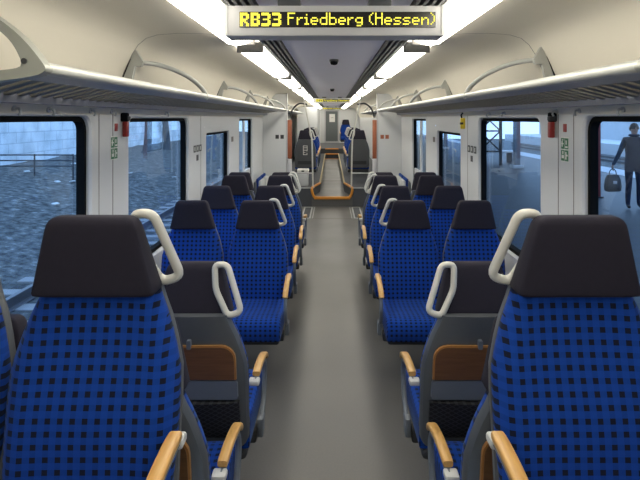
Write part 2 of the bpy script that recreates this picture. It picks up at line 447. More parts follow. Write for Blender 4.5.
# end walls
MB().box(-1.45, 1.45, Y0-.05, Y0, -.05, ZC+.6).build('wall_back', M['wall'], kind='structure')
MB().box(-1.45, 1.45, YE, YE+.05, -.05, ZC+.6).build('wall_front', M['wall'], kind='structure')
fr = MB(); fr.ringplate(rrect(-.36, .36, .576, 2.22, .04, 3), rrect(-.30, .30, .66, 2.16, .03, 3), lambda u, v, d: (u, d, v), YE-.05, YE-.004)
dd = fr.build('door_3', M['alu'], kind='structure')
MB().box(-.31, .31, YE-.03, YE-.012, .65, 2.17).build('door_panel', plain('dim_glass_door', (.10,.115,.12), .3), dd)
MB().box(-.12, .16, YE-.04, YE-.032, 1.62, 2.02).build('door_notice', M['white'], dd, label='white notice on the end door')
mb = MB()
for k in range(3): mb.box(-.04+k*.045, -.015+k*.045, YE-.042, YE-.0395, 1.82, 1.85)
mb.build('notice_print', M['ink'], dd)

# far steps with orange nosings
for k, z in enumerate((.385, .575)):
    y = 21.6 + .3*k
stp = MB(); stp.box(-.27, .27, 21.3, 21.6, .195, .385); stp.build('floor_step', M['riser'], kind='structure')
mb = MB()
for y, z in ((21.0, .2), (21.29, .385), (21.59, .575)): mb.rbox(-.27, .27, y-.03, y+.03, z-.035, z+.012, .006)
mb.build('trim_13', M['orange'], kind='structure')

# ------------------------------------------------------------------ ceiling lamps
LY = [(-1.5, .6), (.9, 3.38), (3.75, 6.12), (6.42, 8.35), (8.65, 10.85), (11.2, 13.4), (13.8, 16.0), (16.4, 18.6), (19.0, 21.2), (21.6, 23.8), (24.1, 26.2)]  # first pair is unseen over the camera, put in to brighten the nearest seats
ordn = ['unseen over the camera, brightening the nearest seats', 'nearest, in front of the first destination sign', 'just beyond the first destination sign', 'third from the first sign', 'over the folding seats', 'just beyond the partition', 'second beyond the partition', 'third beyond the partition', 'fourth beyond the partition', 'above the far steps', 'by the end door']
def lamp(s):
    t = thing('ceiling_light', 'x', 'ceiling light', (0, 0, 0), 0, 'fluorescent ceiling light panels')
    return t
for s, side in ((-1, 'left'), (1, 'right')):
    for (a, b), w in zip(LY, ordn):
        t = thing('ceiling_light', 'white ceiling light strip %s the aisle, %s' % ('left of' if s < 0 else 'right of', w), 'ceiling light', (s*.59, a, ZC+.5), 0, 'fluorescent ceiling light panels')
        L = b-a
        prof = [(-.085*s, .012), (-.078*s, -.012), (-.03*s, -.034), (.03*s, -.042), (.078*s, -.030), (.092*s, -.004), (.092*s, .006)]
        mb = MB(); mb.loft([[(x, .03, h) for x, h in prof], [(x, L-.03, h) for x, h in prof]])
        mb.build('diffuser', M['lamp'], t)
        for y in (0, L-.03): MB().rbox(-.094, .094, y, y+.02, -.038, .04, .006).build('end_cap', M['endcap'], t)

# ------------------------------------------------------------------ seats
RC = .176
def yr(z): return (min(z, .97)-1.07)*RC - max(0, z-.97)*.04 + .008
WZ = [(.37,.218),(.42,.227),(.50,.233),(.60,.238),(.68,.239),(.75,.236),(.82,.219),(.88,.200),(.93,.178),(.965,.165)]
def half(z):
    for (a, wa), (b, wb) in zip(WZ, WZ[1:]):
        if a <= z <= b: return wa + (wb-wa)*(z-a)/(b-a)
    return WZ[0][1] if z < WZ[0][0] else WZ[-1][1]
def back_mesh():
    zs = [.40,.41,.43,.47,.52,.58,.64,.70,.75,.80,.85,.90,.94,.962,.97]
    rings = []
    for i, z in enumerate(zs):
        w = half(z)-.002; th = .05
        k = 1
        if i == 0: k = .35
        if i == 1: k = .75
        if i == len(zs)-1: k = .6
        y = yr(z); r = []
        lum = .018*math.exp(-((z-.62)/.12)**2)
        for j in range(17):
            u = -1 + 2*j/16
            f = (abs(u)**3)*.026 + lum*(1-u*u) - (.05 if abs(u) > .999 else .012 if abs(u) > .87 else 0)
            r.append((u*w, y + .035 - k*(.035 + f), z))
        r.append((w*1.0, y+.052, z)); r.append((w*.96, y+.064, z)); r.append((-w*.96, y+.064, z)); r.append((-w*1.0, y+.052, z))
        rings.append(r)
    return MB().loft(rings)
def shell_mesh():
    zs = [.345,.355,.385,.43,.50,.60,.68,.75,.82,.88,.93,.965,.975]
    rings = []
    for i, z in enumerate(zs):
        w = (half(z) if z > .64 else .238)-.0005; ins = .05 if i == 0 else .018 if i == 1 else .003 if i == 2 else 0
        y = yr(z); w -= ins
        a, b = y+.048, y+.098
        rings.append([(-w, a, z), (-w, b-.03, z), (-w+.008, b-.012, z), (-w+.028, b, z), (0, b+.004, z), (w-.028, b, z), (w-.008, b-.012, z), (w, b-.03, z), (w, a, z), (w-.012, a-.006, z), (-w+.012, a-.006, z)])
    return MB().loft(rings)
def rear(z): return .060 - .040*max(0, min(1, (z-.965)/.20))
def head_mesh():
    rings = []
    for z, ins in ((.956,.012),(.959,.004),(.966,.000),(.99,0),(1.03,0),(1.07,0),(1.11,0),(1.14,.0),(1.156,.001),(1.167,.005),(1.174,.012),(1.177,.022)):
        w = .170 + (.119-.170)*(z-.965)/(.21) - ins; t0, t1 = -.044+ins*.8, rear(z)-ins*.8
        y = yr(z); c = (t0+t1)/2; h = (t1-t0)/2; r = []
        for k in range(28):
            a = 2*math.pi*k/28; ca, sa = math.cos(a), math.sin(a)
            e = .22
            r.append((w*math.copysign(abs(ca)**e, ca), y+c+h*math.copysign(abs(sa)**e, sa), z))
        rings.append(r)
    return MB().loft(rings)
def cushion_mesh():
    # profile along y of the seat pad (top) with a rounded front edge, swept over x
    rings = []
    xs = [-.232,-.228,-.216,-.195,-.15,-.07,0,.07,.15,.195,.216,.228,.232]
    for i, x in enumerate(xs):
        e = min(i, len(xs)-1-i); d = (.03,.012,.003,0)[min(e,3)]
        b = .008*(abs(x)/.226)**3
        top = [(-.10,.435),(-.2,.428),(-.32,.432),(-.44,.445),(-.52,.449),(-.565,.440),(-.59,.415),(-.598,.38),(-.594,.335),(-.575,.305)]
        r = [(x, y+d*.6*(1 if y < -.5 else 0), z+b-d if z > .34 else z+d*.3) for y, z in top]
        r += [(x, -.35, .305+d*.3), (x, -.08, .31+d*.3)]
        rings.append(r)
    return MB().loft(rings)
def on_back(u, z, d): return (u, yr(z)+.101+d, z)

PROTO = {}
def make_seat(kind, plain_back=False):
    """kind: +1 / -1 = aisle seat with the aisle on that local side, 0 = window seat. The sitter faces local -Y."""
    t = thing('train_seat', 'seat', 'seat')
    back_mesh().build('backrest', M['fabric'], t, uv=lambda c: (c.x, c.z*1.02), angle=55)
    cushion_mesh().build('cushion', M['fabric'], t, uv=lambda c: (c.x, c.y+c.z-.02), angle=55)
    sh = shell_mesh().build('back_shell', M['shell'], t, angle=35)
    head_mesh().build('headrest', M['head'], t, angle=50)
    mb = MB(); mb.rbox(-.222, .222, -.545, -.06, .265, .312, .02)
    mb.rbox(-.236, .236, -.36, -.27, .215, .27, .01)
    mb.build('base_frame', M['dark'], t)
    # rear: folding table, latch, ledge, net pocket
    if not plain_back:
        def tpoly(w, za, zb, r):
            p = [(x, z) for x, z in rrect(-w, w, za-r, zb, r, 5) if z > za]
            return p[:12] + [(-w, za), (w, za)]
        MB().prism(tpoly(.196, .690, .848, .06), on_back, -.002, .012).build('table_edge', M['tedge'], sh, label='light wooden rim of the folding table')
        MB().prism(tpoly(.189, .691, .841, .054), on_back, .010, .0145).build('folding_table', M['table'], t, label='brown wood folding table')
        MB().prism(rrect(-.009, .009, .835, .875, .005, 2), on_back, -.002, .022).build('table_latch', M['support'], t)
        MB().prism(rrect(-.20, .20, .596, .685, .012, 2), on_back, -.002, .012).build('pocket_ledge', M['support'], t)
        mb = MB(); n = 12; rings = []
        for k in range(7):
            z = .405 + .18*k/6; bul = .035*(k/6)**.7 if k else .0
            rings.append([on_back(-.206+.412*j/n, z, .001 + bul*math.sin(math.pi*(.12+.76*j/n))) for j in range(n+1)] +
                         [on_back(.206-.412*j/n, z, -.004) for j in range(n+1)])
        mb.loft(rings); mb.build('net_pocket', M['net'], t, uv=lambda c: (c.x, c.z), label='black diamond net pocket')
    else:
        MB().prism(rrect(-.17, .17, .42, .50, .01, 2), on_back, -.002, .012).build('pocket_ledge', M['dark'], t)
    if kind:
        s = int(math.copysign(1, kind))
        grab = abs(kind) == 1
        def H(x, z): return (s*x, yr(z)+rear(z)+.009, z)
        pts = round_corners([H(.094,1.176), H(.150,1.176), H(.218,.985), H(.160,.966), H(.102,1.075)], .026, 5)
        if grab: MB().tube(pts, .0138, 10, closed=True).build('grab_handle', M['handle'], t, angle=80)
        x = s*.256
        pth = smooth_path([(0,-.13,.625),(0,-.20,.626),(0,-.29,.619),(0,-.37,.604),(0,-.43,.584),(0,-.455,.560)], 3)
        rings = []
        for i, p in enumerate(pth):
            q = pth[min(i+1, len(pth)-1)] - pth[max(i-1, 0)]; q.normalize(); nrm = Vector((0, -q.z, q.y)) * (1 if q.y < 0 else 1)
            if nrm.z < 0: nrm = -nrm
            w = .019 if 0 < i < len(pth)-1 else .017
            sec = rrect(-w, w, -.008, .014, .007, 2)
            rings.append([tuple(Vector((x+a, p.y, p.z)) + nrm*b) for a, b in sec])
        MB().loft(rings).build('armrest', M['armwood'], t, angle=50, label='light wooden armrest')
        sup = smooth_path([(x,-.11,.603),(x,-.18,.605),(x,-.29,.598),(x,-.365,.584),(x,-.42,.561),(x,-.45,.50),(x,-.43,.43),(x,-.39,.365),(x,-.30,.325)], 3)
        a = t and MB().tube(sup, .013, 8)
        a.rbox(min(x-.014, x+.014), max(x-.014, x+.014), -.34, -.26, .25, .34, .006)
        a.build('armrest_support', M['support'], t)
        mb = MB(); mb.rbox(min(s*.225, s*.275), max(s*.225, s*.275), -.135, -.085, .590, .615, .008)
        mb.build('armrest_bracket', M['bracket'], t)
    return t
def seat(kind, x, y, z, away, label, group, plain_back=False):
    key = (kind, plain_back)
    if key not in PROTO: o = PROTO[key] = make_seat(kind, plain_back)
    else: o = copy_tree(PROTO[key])
    o.location = (x, y, z); o.rotation_euler = (0, 0, math.pi if away else 0)
    o['label'] = label; o['group'] = group
    return o
# (Y of the headrest, floor, away?, aisle x, window x, wording)
ROWS = [
    (1.50, RAISE, False, .672, 1.153, 'in the nearest raised row'),
    (1.695, 0, True, .645, 1.14, 'back to back behind the nearest raised row'),
    (2.34, 0, True, .620, 1.12, 'seen from behind, with folding table'),
    (4.16, 0, False, .592, 1.10, 'in the first low row facing the camera'),
    (5.06, 0, False, .592, 1.10, 'in the second low row facing the camera'),
    (5.97, 0, False, .592, 1.10, 'in the third low row facing the camera'),
    (6.25, 0, True, .592, 1.10, 'turned away behind the third camera-facing row'),
]
for (y, z, away, xa, xw, wd) in ROWS:
    for s, sd in ((-1, 'left'), (1, 'right')):
        k = -s if not away else s       # local side on which the aisle lies
        if 'back to back' in wd: k *= 2
        seat(k, s*xa, y, z, away, '%s aisle seat %s' % (sd, wd), 'blue checked seats left of the aisle' if s < 0 else 'blue checked seats right of the aisle')
        seat(0, s*xw, y, z, away, '%s window seat %s' % (sd, wd), 'blue checked seats left of the aisle' if s < 0 else 'blue checked seats right of the aisle')
FAR = [(11.75, RAISE, True, 'with plain dark back, just beyond the partition'), (13.45, RAISE, False, 'facing the camera beyond the partition'), (14.4, RAISE, False, 'second facing row beyond the partition'), (15.3, RAISE, False, 'third facing row beyond the partition')]
for (y, z, away, wd) in FAR:
    for s, sd in ((-1, 'left'), (1, 'right')):
        k = -s if not away else s
        o = seat(k, s*.592, y, z, away, '%s aisle seat %s' % (sd, wd), 'seats beyond the partition', away)
        if away and s < 0: BINSEAT = o
for y, w in ((23.2, 'nearest on the upper floor past the far steps'), (24.1, 'rear one on the upper floor past the far steps')):
    seat(-1, .62, y, .575, False, 'right aisle seat, %s' % w, 'seats beyond the partition')

# ------------------------------------------------------------------ luggage racks
def rack(s, ya, yb, loops, label):
    t = thing('luggage_rack', label, 'luggage rack', (s*WX, ya, ZC+.06), 0, 'overhead luggage racks')
    ox, oy, oz = s*WX, ya, ZC+.06
    W = lambda X, y, h: (s*X-ox, y-oy, ZC+h-oz)
    MB().tube([W(.93, ya, .158), W(.93, yb, .158)], .0215, 14).build('front_rail', M['rack'], t)
    mb = MB()
    def pl(x0, h0, x1, h1, th, a, b, dy=0):
        mb.loft([[W(x0,a,h0), W(x0,b,h0), W(x0,b,h0+th), W(x0,a,h0+th)], [W(x1,a+dy,h1), W(x1,b+dy,h1), W(x1,b+dy,h1+th), W(x1,a+dy,h1+th)]])
    y = ya
    while y < yb-.35: pl(.945, .148, 1.325, .088, .010, y, y+.05, .22); y += .092
    mb.build('slat_panel', M['slat'], t, recalc=True)
    mb = MB(); mb.box(*sorted((W(1.30,0,0)[0], W(1.355,0,0)[0])), 0, yb-ya, ZC+.062-oz, ZC+.100-oz)
    mb.build('back_rail', M['rackdark'], t)
    # front fascia lip under the tube
    mb = MB(); mb.loft([[W(.935,ya,.14), W(.985,ya,.122), W(.985,ya,.14), W(.94,ya,.158)], [W(.935,yb,.14), W(.985,yb,.122), W(.985,yb,.14), W(.94,yb,.158)]])
    mb.build('front_lip', M['alu'], t)
    for yl in loops:
        pth = smooth_path([W(1.245, yl, .325), W(1.18, yl+.07, .345), W(1.09, yl+.21, .332), W(1.0, yl+.38, .285), W(.945, yl+.52, .222), W(.922, yl+.585, .165), W(.925, yl+.59, .135)], 5)
        MB().tube(pth, .0155, 10).build('divider_bow', M['rack'], t)
        mb = MB(); mb.prism([(1.30,.205),(1.215,.425),(1.165,.345),(1.175,.315),(1.215,.315),(1.235,.225)], lambda u, v, d: W(u, yl+d, v), -.014, .014)
        mb.build('divider_plate', M['rack'], t)
        mb = MB(); mb.prism([(1.312,.20),(1.222,.435),(1.212,.43),(1.30,.20)], lambda u, v, d: W(u, yl+d, v), -.02, .02)
        mb.build('plate_gasket', M['black'], t)
    # end plate with a large opening
    outer = smooth_path([(.908,.150,0),(.925,.185,0),(.985,.255,0),(1.06,.315,0),(1.15,.37,0),(1.235,.40,0),(1.27,.33,0),(1.31,.22,0),(1.345,.12,0),(1.335,.085,0),(1.20,.095,0),(1.06,.115,0),(.95,.130,0)], 3, closed=True)
    inner = smooth_path([(.985,.162,0),(.992,.20,0),(1.025,.25,0),(1.085,.297,0),(1.15,.328,0),(1.208,.340,0),(1.225,.28,0),(1.245,.22,0),(1.262,.17,0),(1.24,.145,0),(1.18,.140,0),(1.10,.145,0),(1.04,.150,0)], 3, closed=True)
    MB().ringplate([(p.x, p.y) for p in outer], [(p.x, p.y) for p in inner], lambda u, v, d: W(u, ya+d, v), -.035, .012).build('end_plate', M['plate'], t, angle=40)
    MB().disc(W(.972, ya-.034, .178), (0,-1,0), .009, .006).build('bolt', M['dark'], t)
    return t
rack(-1, 1.69, 10.66, (3.25, 5.9, 7.8, 9.9), 'long grey luggage rack over the windows on the left wall')
rack(1, 1.60, 10.66, (3.10, 5.72, 7.65, 9.8), 'long grey luggage rack over the windows on the right wall')
for s, sd in ((-1, 'left'), (1, 'right')):
    rack(s, 11.2, 17.0, (12.6, 14.4), 'short far luggage rack beyond the partition on the %s wall' % sd)
# coat hooks under the racks
first = None
for s, sd, ysx in ((-1, 'left', (2.3, 2.58, 3.03, 3.32, 4.4)), (1, 'right', (2.55, 3.0, 3.3, 4.3, 4.7))):
    for i, y in enumerate(ysx):
        if first is None:
            o = thing('coat_hook', 'x', 'hook')
            MB().disc((0,0,0), (1,0,0), .016, .012, 12).build('mount', M['bracket'], o)
            MB().tube(smooth_path([(.008,0,0),(.03,0,-.002),(.036,0,-.02),(.028,0,-.03)], 3), .006, 8).build('peg', M['bracket'], o)
            first = o
        else: o = copy_tree(first)
        o.location = (s*(WX-.001), y, ZC+.043); o.rotation_euler = (0, 0, 0 if s < 0 else math.pi)
        o['group'] = 'small coat hooks under the racks'
        o['label'] = 'small grey coat hook under the %s rack, number %s from the camera' % (sd, ['one','two','three','four','five'][i])

# ------------------------------------------------------------------ LED destination signs
G = {
 'F': ['11111','10000','10000','11110','10000','10000','10000','10000'],
 'r': ['0000','0000','0000','1011','1100','1000','1000','1000'],
 'i': ['000','010','000','110','010','010','010','111'],
 'e': ['00000','00000','00000','01110','10001','11111','10000','01110'],
 'd': ['00001','00001','00001','01111','10001','10001','10001','01111'],
 'b': ['10000','10000','10000','11110','10001','10001','10001','11110'],
 'g': ['00000','00000','00000','01111','10001','10001','10001','01111','01110'],
 '(': ['001','010','100','100','100','100','010','001'],
 ')': ['100','010','001','001','001','001','010','100'],
 'H': ['10001','10001','10001','11111','10001','10001','10001','10001'],
 's': ['00000','00000','00000','01111','10000','01110','00001','11110'],
 'n': ['00000','00000','00000','10110','11001','10001','10001','10001'],
 'R#': ['111110','111111','110011','110011','111110','111100','110110','110011','110011'],
 'B#': ['111110','111111','110011','110011','111110','110011','110011','111111','111110'],
 '3#': ['111110','111111','000011','000011','011110','000011','000011','111111','111110'],
}
G['g'] = ['00000','00000','00000','01111','10001','10001','01111','00001','01110']
def led_dots():
    px = .00662; cols = []
    x = 0; dots = []
    for tok in ['R#','B#','3#','3#',' ','F','r','i','e','d','b','e','r','g',' ','(','H','e','s','s','e','n',')']:
        if tok == ' ': x += 3; continue
        g = G[tok]
        for r, row in enumerate(g):
            for c, ch in enumerate(row):
                if ch == '1': dots.append((x+c, r))
        x += len(g[0]) + 1
    return dots, x-1, px
def make_sign():
    t = thing('destination_sign', 'x', 'sign')
    # front face toward -Y; origin = centre of the top
    prof = [(0,0),(0,-.120),(.006,-.128),(.15,-.128),(.16,-.118),(.16,0)]
    mb = MB(); mb.loft([[(x, y, z) for y, z in prof] for x in (-.462,.462)])
    mb.build('housing', M['housing'], t)
    for x in (-.475, .462): MB().box(x, x+.013, -.004, .165, -.128, .004).build('end_cover', M['bracket'], t)
    MB().box(-.410, .436, -.006, .002, -.094, -.027).build('display_window', M['display'], t)
    dots, w, px = led_dots(); x0 = .013 - w*px/2; z0 = -.031
    for lo, hi, wd in ((0, 28, 'RB33'), (28, 82, 'Friedberg'), (82, 200, '(Hessen)')):
        mb = MB()
        for c, r in dots:
            if lo <= c < hi:
                x = x0 + c*px; z = z0 - r*px
                mb.add([(x,-.0075,z),(x+px*.86,-.0075,z),(x+px*.86,-.0075,z-px*.86),(x,-.0075,z-px*.86)], [(0,1,2,3)])
        mb.build('led_text', M['led'], t, recalc=False, label='yellow dot lettering ' + wd)
    for x in (-.2, .2): MB().rbox(x-.05, x+.05, .03, .13, -.004, .043, .01).build('ceiling_bracket', M['shell'], t)
    return t
SG = make_sign(); SG.location = (.0, 2.29, ZC+.485)
SG['label'] = 'nearest LED destination sign, large, with readable yellow lettering'; SG['group'] = 'LED destination signs'
for y, l in ((13.3, 'small distant LED destination sign above the partition'), (24.6, 'tiny farthest LED destination sign in front of the end door')):
    o = copy_tree(SG); o.location = (.0, y, ZC+.50); o['label'] = l
# smoke detectors
dm = thing('smoke_detector', 'black round smoke detector on the ceiling beyond the first sign', 'smoke detector', (.01, 4.8, ZC+.53), 0, 'ceiling smoke detectors')
MB().tube([(0,0,0),(0,0,-.018)], .042, 20).build('base', M['dark'], dm)
MB().tube([(0,0,-.017),(0,0,-.03),(0,0,-.045),(0,0,-.05)], [.034,.036,.028,.012], 20).build('sensor', M['black'], dm)
o = copy_tree(dm); o.location = (.0, 9.6, ZC+.53); o['label'] = 'smaller black smoke detector, the one farther down the ceiling'

# ------------------------------------------------------------------ wall fittings
def flip(s): return 0 if s < 0 else math.pi
for s, sd, y in ((-1, 'left', 3.50), (1, 'right', 3.34)):
    t = thing('emergency_hammer', 'red emergency hammer in black holder on the %s window pillar' % sd, 'emergency hammer', (s*WX, y, ZC-.005), flip(s), 'red emergency hammers')
    MB().rbox(0, .045, -.022, .022, -.02, .04, .008).build('holder', M['black'], t)
    mb = MB(); mb.rbox(.012, .045, -.022, .022, -.12, -.018, .008); mb.build('hammer_grip', M['red'], t)
    MB().rbox(.008, .05, -.012, .034, -.012, .016, .005).build('hammer_head', M['dark'], t)
for s, sd, y in ((-1, 'left', 3.41), (1, 'right', 3.205)):
    t = tag(MB().rbox(*sorted((s*(WX-.004), s*(WX+.001))), y-.022, y+.022, ZC-.085, ZC-.035, .002).build('sticker', M['red']), 'small square red sticker beside the red hammer, %s pillar' % sd, 'sticker', 'small red stickers')
    t = thing('safety_sticker', 'green and white emergency exit sticker on the %s window pillar' % sd, 'sticker', (s*WX, y-.03 if s < 0 else y-.0, ZC-.19), flip(s), 'green emergency stickers')
    MB().box(-.001, .002, -.055, .055, -.075, .075).build('sheet', M['sticker'], t)
    mb = MB()
    rr = random.Random(3)
    for r in range(2):
        for c in range(2):
            yy = -.05 + c*.052; zz = -.07 + r*.072
            mb.box(.0015, .003, yy, yy+.046, zz, zz+.066)
    mb.build('green_fields', M['green'], t)
    mb = MB()
    for (yy, zz, w, h) in ((-.04,.015,.012,.035),(-.045,.03,.03,.008),(-.03,.052,.01,.01),(.01,.01,.03,.01),(.015,.03,.012,.025),(-.04,-.055,.03,.02),(-.03,-.03,.012,.02),(.012,-.06,.012,.045),(.026,-.04,.014,.01)):
        mb.box(.0028, .004, yy, yy+w, zz, zz+h)
    mb.build('white_symbols', M['sticker'], t)
for s, sd, y in ((-1, 'left', 5.50), (1, 'right', 5.32)):
    t = thing('notice_sticker', 'row of small black pictograms on the second %s window pillar' % sd, 'sticker', (s*WX, y, ZC-.32), flip(s), 'black pictogram stickers')
    mb = MB()
    for c in range(3): mb.box(-.001, .002, -.17+c*.115, -.08+c*.115, -.03, .04)
    mb.box(-.001, .002, -.06, .02, -.12, -.06)
    mb.build('black_squares', M['ink'], t)
    mb = MB()
    for c in range(3): mb.box(.0015, .003, -.14+c*.115, -.115+c*.115, -.015, .025)
    mb.build('white_marks', M['sticker'], t)
for s, sd, y in ((-1, 'left', 7.41), (1, 'right', 7.3)):
    tag(MB().box(*sorted((s*(WX-.003), s*(WX+.001))), y-.07, y+.07, ZC-.33, ZC-.26).build('sticker', M['seam']), 'small dark label between window and door on the %s wall' % sd, 'sticker', 'dark labels by the doors')
t = thing('warning_lamp', 'small yellow and black indicator hanging by the right rack', 'warning lamp', (WX-.0, 5.62, ZC-.02))
MB().rbox(-.045, .002, -.022, .022, -.095, .02, .008).build('body', M['yellow'], t)
MB().rbox(-.048, -.02, -.0235, .0235, -.05, -.025, .004).build('stripe', M['ink'], t)
MB().tube([(-.03,0,.02),(-.04,0,.05),(-.02,0,.075)], .008, 8).build('bracket', M['black'], t)

# ------------------------------------------------------------------ vestibule: partitions, poles, folding seats, floor hatches, bin
for s, sd in ((-1, 'left'), (1, 'right')):
    t = thing('partition', 'white partition wall with rust-red edge panel, %s of the aisle' % sd, 'partition', (s*1.1, 10.72, 0), 0, 'white partitions by the step')
    a, b = sorted((s*(WX-.001)-s*1.1, s*.93-s*1.1))
    MB().box(a, b, -.02, .02, .001, ZC+.49).build('panel', M['wall'], t)
    a, b = sorted((s*.93-s*1.1, s*.90-s*1.1)); MB().rbox(a, b, -.03, .03, .001, ZC+.50, .008).build('edge_post', M['alu'], t)
    a, b = sorted((s*.90-s*1.1, s*.815-s*1.1)); MB().rbox(a, b, -.012, .012, 1.0, 1.78, .006).build('edge_panel', M['redpanel'], t)
    a, b = sorted((s*.90-s*1.1, s*.815-s*1.1)); MB().rbox(a, b, -.012, .012, .02, .99, .006).build('lower_panel', M['alu'], t)
    mb = MB()
    for c in (-.05, .05): mb.box(s*-.04+c-.035, s*-.04+c+.035, -.0215, -.0195, 1.40, 1.48)
    mb.build('pictogram', M['ink'] if s < 0 else M['redpanel'], t)
    # hand pole, bent outward above
    t = thing('grab_pole', 'tall pale metal grab pole at the step, %s of the aisle' % sd, 'pole', (s*.40, 11.02, RAISE+.001), 0, 'grab poles at the far step')
    ox = s*.40; p = [(s*.40,0,0), (s*.42,0,.95), (s*.47,0,1.25), (s*.60,0,ZC+.42-RAISE), (s*.66,0,ZC+.50-RAISE)]
    MB().tube([(x-ox, y, z) for x, y, z in smooth_path(p, 4)], .016, 10).build('tube', M['handle'], t)
    MB().tube([(0,0,0),(0,0,.015)], .035, 14).build('foot_flange', M['alu'], t)
    mb = MB(); p = smooth_path([(s*.88,0,1.62-RAISE+.2), (s*.82,0,2.0-RAISE), (s*.68,0,2.12-RAISE), (s*.52,0,2.10-RAISE)], 5)
    mb.tube([(x-ox, y, z) for x, y, z in p], .018, 10); mb.build('arched_rail', M['dark'], t)
    mb = MB(); mb.tube([(s*.41-ox,0,.30),(s*.88-ox,0,.30)], .012, 8); mb.build('cross_rail', M['alu'], t)
    # tip-up seats along the wall
    for i, y in enumerate((9.68, 10.24)):
        t = thing('folding_seat', 'blue folding seat at the %s wall before the partition, %s' % (sd, ('nearer one', 'farther one')[i]), 'folding seat', (s*(WX-.002), y, 0), flip(s), 'folding seats by the doors')
        MB().rbox(0, .05, -.26, .26, .40, .68, .02).build('wall_frame', M['shell'], t)
        MB().rbox(.04, .085, -.24, .24, .40, .735, .018).build('back_pad', M['fabric'], t, uv=lambda c: (c.y, c.z+c.x))
        MB().rbox(.084, .14, -.23, .23, .34, .70, .02).build('seat_pad', M['bracket'], t)
        MB().tube([(.02,-.2,.0),(.02,-.2,.42)], .015, 8).build('leg', M['alu'], t); MB().tube([(.02,.2,.0),(.02,.2,.42)], .015, 8).build('leg', M['alu'], t)
    t = thing('floor_hatch', 'pale outlined floor hatch before the far step, %s of the aisle' % sd, 'floor hatch', (s*.48, 10.2, 0), 0, 'floor hatches before the step')
    MB().ringplate(rrect(-.085,.085,-.6,.6,.015,2), rrect(-.06,.06,-.56,.56,.01,2), lambda u, v, d: (u, v, d), 0.0005, .006).build('frame', M['lightgrey'], t)
    MB().box(-.06, .06, -.56, .56, .0005, .003).build('lid', M['riser'], t)
    mb = MB(); a, b = sorted((-s*.13, -s*.115)); mb.box(a, b, -.6, .6, .0005, .005); mb.build('edge_strip', M['lightgrey'], t)
MB().box(-.36, .36, 9.56, 9.59, .0003, .003).build('trim_14', M['seam'], kind='structure')
# litter bin at the far left seat back
t = thing('litter_bin', 'pale grey litter bin hanging on the far left seat back', 'bin', (-.62, 11.35, RAISE+.001))
MB().rbox(-.115, .115, -.11, .11, .0, .30, .02).build('body', plain('grey_bin_plastic', (.5,.52,.54), .5), t)
MB().rbox(-.125, .125, -.12, .12, .29, .36, .02).build('lid', M['white'], t)
MB().rbox(-.03, .03, -.123, -.117, .305, .335, .002).build('lid_slot', M['dark'], t)
# white pictogram on that seat back
mb = MB()
for (a, b, c, d) in ((-.05,.05,.085,.1),(-.05,-.035,.0,.1),(.035,.05,.0,.1),(-.05,.05,.045,.058),(-.05,.05,-.012,.004),(-.05,-.035,-.11,.0),(-.05,.04,-.11,-.095),(-.05,.0,-.06,-.045),(.03,.045,-.11,-.06),(.03,.045,-.03,.0)): mb.prism([(a, c), (b, c), (b, d), (a, d)], lambda u, v, dd: on_back(-u, v+.74, dd), .0, .008)
mb.build('pictogram', M['white'], BINSEAT, label='white outline pictogram on the seat back')
# white cabin on the far left
t = thing('toilet_cabin', 'tall white cabin wall at the far left of the aisle', 'cabin', (-.95, 19.5, RAISE+.001))
MB().rbox(-.20, .48, -2.0, 2.0, 0, ZC+.36-RAISE, .03).build('cabin_wall', M['wall'], t)
MB().box(.478, .484, -.5, .3, .05, 1.8).build('cabin_door', M['lightgrey'], t)

# ------------------------------------------------------------------ outside, left: tracks, scrub slope, wall
def ground_mesh():
    mb = MB(); xs = [-1.6,-2.4,-3.6,-5.2,-6.2,-7.5,-8.8,-10,-11.2,-12.4]; zs = [-.82,-.80,-.79,-.80,-.62,-.40,-.16,.02,.08,.08]
    ys = [-6+ i*1.2 for i in range(62)]; rr = random.Random(5)
    vs = [(x, y, z + (rr.uniform(-.05,.05) if x < -5.5 else rr.uniform(-.015,.015))) for y in ys for x, z in zip(xs, zs)]
    n = len(xs); fs = [(j*n+i, j*n+i+1, (j+1)*n+i+1, (j+1)*n+i) for j in range(len(ys)-1) for i in range(n-1)]
    return mb.add(vs, fs)
ground_mesh().build('ground_left', M['scrub'], kind='structure', recalc=False)
MB().box(-12.8, -12.2, -6, 68, -.2, 6).build('retaining_wall', M['blockwall'], kind='structure')
def rail(name, x, z, label):
    mb = MB(); prof = [(-.07,-.17),(.07,-.17),(.06,-.155),(.012,-.14),(.010,-.045),(.036,-.035),(.036,-.004),(.03,0),(-.03,0),(-.036,-.004),(-.036,-.035),(-.010,-.045),(-.012,-.14),(-.06,-.155)]
    mb.loft([[(x+a, y, z+b) for a, b in prof] for y in (-5, 66)])
    return tag(mb.build(name, M['steel'], angle=30), label, 'rail', 'track rails left of the train' if x < 0 else 'track rails right of the platform')
rail('track_rail', -3.0, -.60, 'steel rail on the left nearest to the train')
rail('track_rail', -4.36, -.60, 'steel rail on the left, second from the train')
mb = MB(); y = -4
while y < 60: mb.box(-5.0, -2.4, y, y+.24, -.90, -.771); y += .62
mb.build('railway_sleepers', M['sleeper'], kind='stuff')['label'] = 'concrete sleepers sunk in ballast under the left rails'
